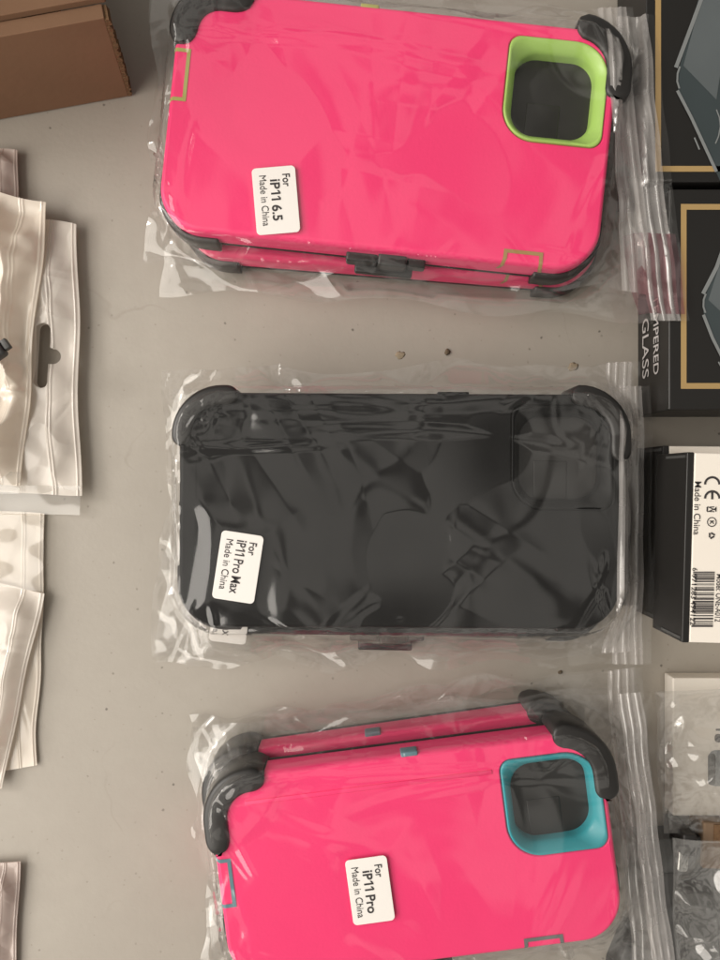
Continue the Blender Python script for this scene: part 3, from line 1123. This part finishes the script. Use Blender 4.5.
bag("clear zip bag with a mauve lip, round the lower pink case of the green-framed pile", [top_low],
    [(176, -25, .004), (652, 20, .030), (690, 320, .033), (158, 292, .003)], 11, M["film_b"], lip=(.72, .985, .90, .999))
bag("clear zip bag round the pink case with green camera frame, sticker iP11 6.5", [top_up],
    [(160, -30, .022), (632, 10, .033), (660, 296, .030), (143, 262, .020)], 23, M["film"], [stA], zip_u=(.93, .985))
bag("clear zip bag round the lower black case, its white sticker half covered", [mid_low],
    [(178, 392, .003), (652, 385, .018), (650, 664, .016), (160, 664, .002)], 35, M["film_b"], [stBl], lean=False)
bag("clear zip bag round the upper black case, sticker iP11 Pro Max", [mid_up],
    [(170, 369, .017), (640, 362, .024), (638, 652, .022), (158, 650, .016)], 47, M["film"], [stB], wr=1.15, lean=False)
bag("clear zip bag round the lower pink case of the teal-framed pile", [bot_low],
    [(190, 722, .003), (640, 668, .010), (668, 960, .015), (205, 985, .002)], 53, M["film_b"])
bag("clear zip bag round the hot pink case with teal camera frame, sticker iP11 Pro", [bot_up],
    [(198, 728, .018), (650, 690, .028), (690, 985, .022), (222, 1005, .018)], 64, M["film"], [stC], zip_u=(.925, .975))


# ------------------------------------------------------------------ cardboard box, upper left
BX = .049
a0, a1 = P(-70, 51, BX), P(106, 19, BX)          # front top edge
d_ = (a1 - a0)
an = math.atan2(d_.y, d_.x)
cbx = empty("cardboard_box", (a1.x, a1.y, 0), an, "open-edged brown cardboard box standing in the upper left corner", "box")
bm = bmesh.new()
add_box(bm, -.13, -.030, .0058, .09, .0005, BX - .0002)
bm_obj("carton", bm, M["board"], cbx, smooth=False)
bm = bmesh.new()
add_box(bm, -.13, -.032, .0905, .0935, .002, .135, .0004)
bm_obj("back_shade_flap", bm, M["board"], cbx, smooth=False)  # tall panel out of view, added to shade the upper left
bm = bmesh.new()
add_box(bm, -.1335, -.1305, .006, .0935, .002, .135, .0004)
bm_obj("side_shade_flap", bm, M["board"], cbx, smooth=False)  # also unseen, added to keep ambient light off this corner
bm = bmesh.new()
shear = lambda bm: [setattr(v.co, "x", v.co.x - (BX - v.co.z) / BX * .0075) for v in bm.verts]
add_box(bm, -.13, -.0005, .0002, .0056, .0007, BX + .0004, .0004)
shear(bm)
fp = bm_obj("front_panel", bm, M["board"], cbx, smooth=False)
bm = bmesh.new()
rg = random.Random(3)
n = 46
for i in range(n):                                # torn flutes on the raw edge
    z0 = .0009 + (BX - .0012) * i / n
    add_box(bm, -.0006, .0006 + rg.uniform(0, .0010), -.0002 + rg.uniform(0, .0005), .0058 - rg.uniform(0, .0005), z0, z0 + (BX - .0012) / n * .82)
shear(bm)
bm_obj("torn_edge", bm, M["board_edge"], fp, smooth=False)
bm = bmesh.new()
add_box(bm, -.13, .0012, .0058, .09, BX, BX + .003, .0004)
bm_obj("top_flap", bm, M["board"], cbx, smooth=False)


# ------------------------------------------------------------------ pouches on the left
def pouch(label, quad, puff, seed, m, hole=None, rim=None, nx=150, ny=190, rough=1.0, name="zip_pouch"):
    rng = random.Random(seed)
    q = [np.array(P(*c)) for c in quad]
    cen = sum(q) / 4
    org = np.array((cen[0], cen[1], min(c[2] for c in quad)))
    root = empty(name, tuple(org), 0, label, "pouch", "pale pouches on the left")
    u = np.linspace(0, 1, nx)[None, :]
    v = np.linspace(0, 1, ny)[:, None]
    bil = lambda k: (1 - v) * ((1 - u) * q[0][k] + u * q[1][k]) + v * ((1 - u) * q[3][k] + u * q[2][k])
    X, Y, Zq = bil(0), bil(1), bil(2)
    nx_, ny_ = Noise(rng, .025, .08), Noise(rng, .025, .08)
    X, Y = X + .0005 * nx_(X, Y), Y + .0006 * ny_(X, Y)
    env = (np.clip(np.minimum(u, 1 - u) / .16, 0, 1) * np.clip(np.minimum(v, 1 - v) / .14, 0, 1))
    env = sstep(env)
    env0 = sstep(np.clip(np.minimum(np.minimum(u, 1 - u) * 12, np.minimum(v, 1 - v) * 16) + 0 * X, 0, 1))
    w = .0010 * Noise(rng, .03, .07)(X, Y) - .0016 * np.abs(Noise(rng, .02, .05)(X, Y)) + .0002 * Noise(rng, .006, .014)(X, Y)
    for k in range(40):
        x0, y0 = cen[0] + rng.uniform(-.04, .05), cen[1] + rng.uniform(-.07, .07)
        L_, wd_, A, an_ = rng.uniform(.008, .035), rng.uniform(.0012, .004), rng.uniform(-.0010, .0013), rng.uniform(0, 3.14)
        al, pe = (X - x0) * math.cos(an_) + (Y - y0) * math.sin(an_), -(X - x0) * math.sin(an_) + (Y - y0) * math.cos(an_)
        w = w + A * np.maximum(0, 1 - np.abs(pe) / wd_) * sstep(1 - np.abs(al) / L_)
    Z = Zq + puff * env + w * rough * (.25 * env0 + .75 * env)
    for uc in (.815, .835, .975):                      # zip ridges and the welded end
        Z = Z + .0005 * np.exp(-((u - uc) / .004) ** 2)
    Z = np.maximum(Z, .0009)
    keep = None
    if hole:
        (hx, hy0, hy1, hw, bx, by, br) = hole
        z = quad[1][2]
        p0, p1, pb = P(hx[0], hy0, z), P(hx[1], hy1, z), P(bx, by, z)
        kk = PX * (H - z) / H
        dv = np.array((p1.x - p0.x, p1.y - p0.y))
        t = np.clip(((X - p0.x) * dv[0] + (Y - p0.y) * dv[1]) / (dv @ dv), 0, 1)
        qx, qy = p0.x + t * dv[0], p0.y + t * dv[1]
        d1 = np.hypot(X - qx, Y - qy) - hw * kk
        d2 = np.hypot(X - pb.x, Y - pb.y) - br * kk
        d = np.minimum(d1, d2)
        # pull nearby grid points on to the hole's outline so that its edge is smooth
        cell = math.hypot(X[0, 1] - X[0, 0], Y[1, 0] - Y[0, 0])
        near = np.abs(d) < cell * .62
        use1 = d1 <= d2
        gx = np.where(use1, X - qx, X - pb.x)
        gy = np.where(use1, Y - qy, Y - pb.y)
        ln = np.maximum(np.hypot(gx, gy), 1e-7)
        X = np.where(near, X - gx / ln * d, X)
        Y = np.where(near, Y - gy / ln * d, Y)
        d = np.where(near, 0, d)
        ins = d < -1e-6
        f = ins[:-1, :-1] | ins[:-1, 1:] | ins[1:, 1:] | ins[1:, :-1]
        allz = (d[:-1, :-1] <= 0) & (d[:-1, 1:] <= 0) & (d[1:, 1:] <= 0) & (d[1:, :-1] <= 0)
        keep = ~(f | allz)
    vs, fs = grid_bm(X, Y, Z, keep)
    v2, f2 = grid_bm(X, Y, np.minimum(Zq - .0006, Z - .0005), keep)
    np_obj("front_sheet", vs, fs, m, root, org)
    np_obj("back_sheet", v2, f2, m, root, org)
    if rim:
        rq = [np.array(P(*c)) for c in rim]
        uu = np.linspace(0, 1, 60)[None, :]
        vv = np.linspace(0, 1, 24)[:, None]
        b2 = lambda k: (1 - vv) * ((1 - uu) * rq[0][k] + uu * rq[1][k]) + vv * ((1 - uu) * rq[3][k] + uu * rq[2][k])
        Xr, Yr = b2(0), b2(1)
        Zr = b2(2) + .0002 * Noise(rng, .008, .03)(Xr, Yr)
        vs, fs = grid_bm(Xr, Yr, Zr)
        np_obj("clear_rim", vs, fs, M["rim"], root, org)
    return root


z = .0015
pouch("flat pale pouch with straight right edge, lowest of the group below the hang hole", [(-70, 505, z), (45, 515, z), (38, 765, z), (-70, 776, z)], .001, 5, M["pearl_tan"], rough=.35)
pouch("cream pouch with a slanting right edge, lying on the flat pale one", [(-70, 575, .005), (43, 592, .0045), (1, 790, .004), (-70, 790, .004)], .005, 6, M["pearl"], rough=.9,
      rim=[(-60, 512, .0052), (44, 516, .0048), (43.5, 592, .0052), (-60, 577, .006)])
pouch("pinkish pouch corner at the lower left edge of the table", [(-70, 868, .003), (19, 860, .003), (14, 1000, .002), (-70, 1000, .002)], .003, 8, M["pearl_pink"], rough=.6)
pouch("greyish pouch peeking out at the back beside the cardboard box", [(-70, 152, .004), (16, 150, .004), (20, 250, .004), (-70, 250, .004)], .004, 9, M["pearl_pink"], rough=.7)
pouch("pale pouch with a dark hang hole along its right side", [(-80, 196, .0065), (77, 224, .005), (80, 494, .005), (-80, 490, .0065)], .0030, 10, M["pearl"],
      hole=((46.5, 43.5), 331, 382, 6.6, 53.5, 357, 8.0), rough=.55, nx=230, ny=330,
      rim=[(-60, 484, .0072), (80.5, 486, .0056), (80, 515, .003), (-60, 512, .005)])
pouch("crumpled cream pouch lying over the one with the hang hole", [(-90, 172, .013), (47, 203, .0105), (20, 488, .0095), (-90, 488, .012)], .0075, 12, M["pearl_tan"], rough=1.7,
      rim=[(-60, 470, .0130), (21, 472, .0105), (19, 494, .0085), (-60, 492, .0105)])
a = P(-3, 352, .022)
cp = empty("cable_plug", (a.x, a.y, .0205), d2r(35), "small dark grey cable plug on the crumpled cream pouch", "cable")
bm = bmesh.new()
add_box(bm, -.0085, .0035, -.0035, .0035, 0, .005, .0014)
bm_obj("body", bm, M["charcoal"], cp)
bm = bmesh.new()
add_box(bm, .0036, .0062, -.0022, .0022, .0012, .0036, .0004)
bm_obj("tip", bm, M["charcoal"], cp)

pouch("crinkled clear sleeve lying over the off-white gadget box", [(655, 694, .014), (760, 684, .013), (760, 832, .013), (664, 836, .014)], .0025, 37, M["crinkle"], rough=1.5, name="clear_pouch")
pouch("clear crinkled pouch over the small black plug and charger in the lower right corner", [(672, 836, .020), (760, 842, .020), (760, 1000, .018), (676, 990, .016)], .0025, 31, M["crinkle"], rough=1.6, name="clear_pouch")

# crumbs and flat ochre stains on the table
rg = random.Random(21)
for px, py, s, m, lab in ((447, 352, .0016, "crumb", "dark brown crumb on the table between the green-framed and the black pile"),
                          (573, 367, .0026, "stain", "ochre stain at the upper rim of the black case's bag"),
                          (400, 355, .0022, "stain", "flat ochre stain on the table beside the dark brown one"),
                          (560, 672, .0011, "crumb", "tiny dark crumb on the table between the black case and the teal-framed one")):
    bm = bmesh.new()
    bmesh.ops.create_icosphere(bm, subdivisions=2, radius=s)
    for v in bm.verts:
        v.co *= rg.uniform(.65, 1.15)
        v.co.z *= .35 if m == 'crumb' else .06
        v.co.x *= .8
    o = bm_obj("crumb", bm, M[m], None)
    p = P(px, py)
    o.location = (p.x, p.y, s * .3 if m == 'crumb' else .00002)
    o.rotation_euler = (0, 0, rg.uniform(0, 3))
    tag(o, lab, "crumb", "crumbs on the table")
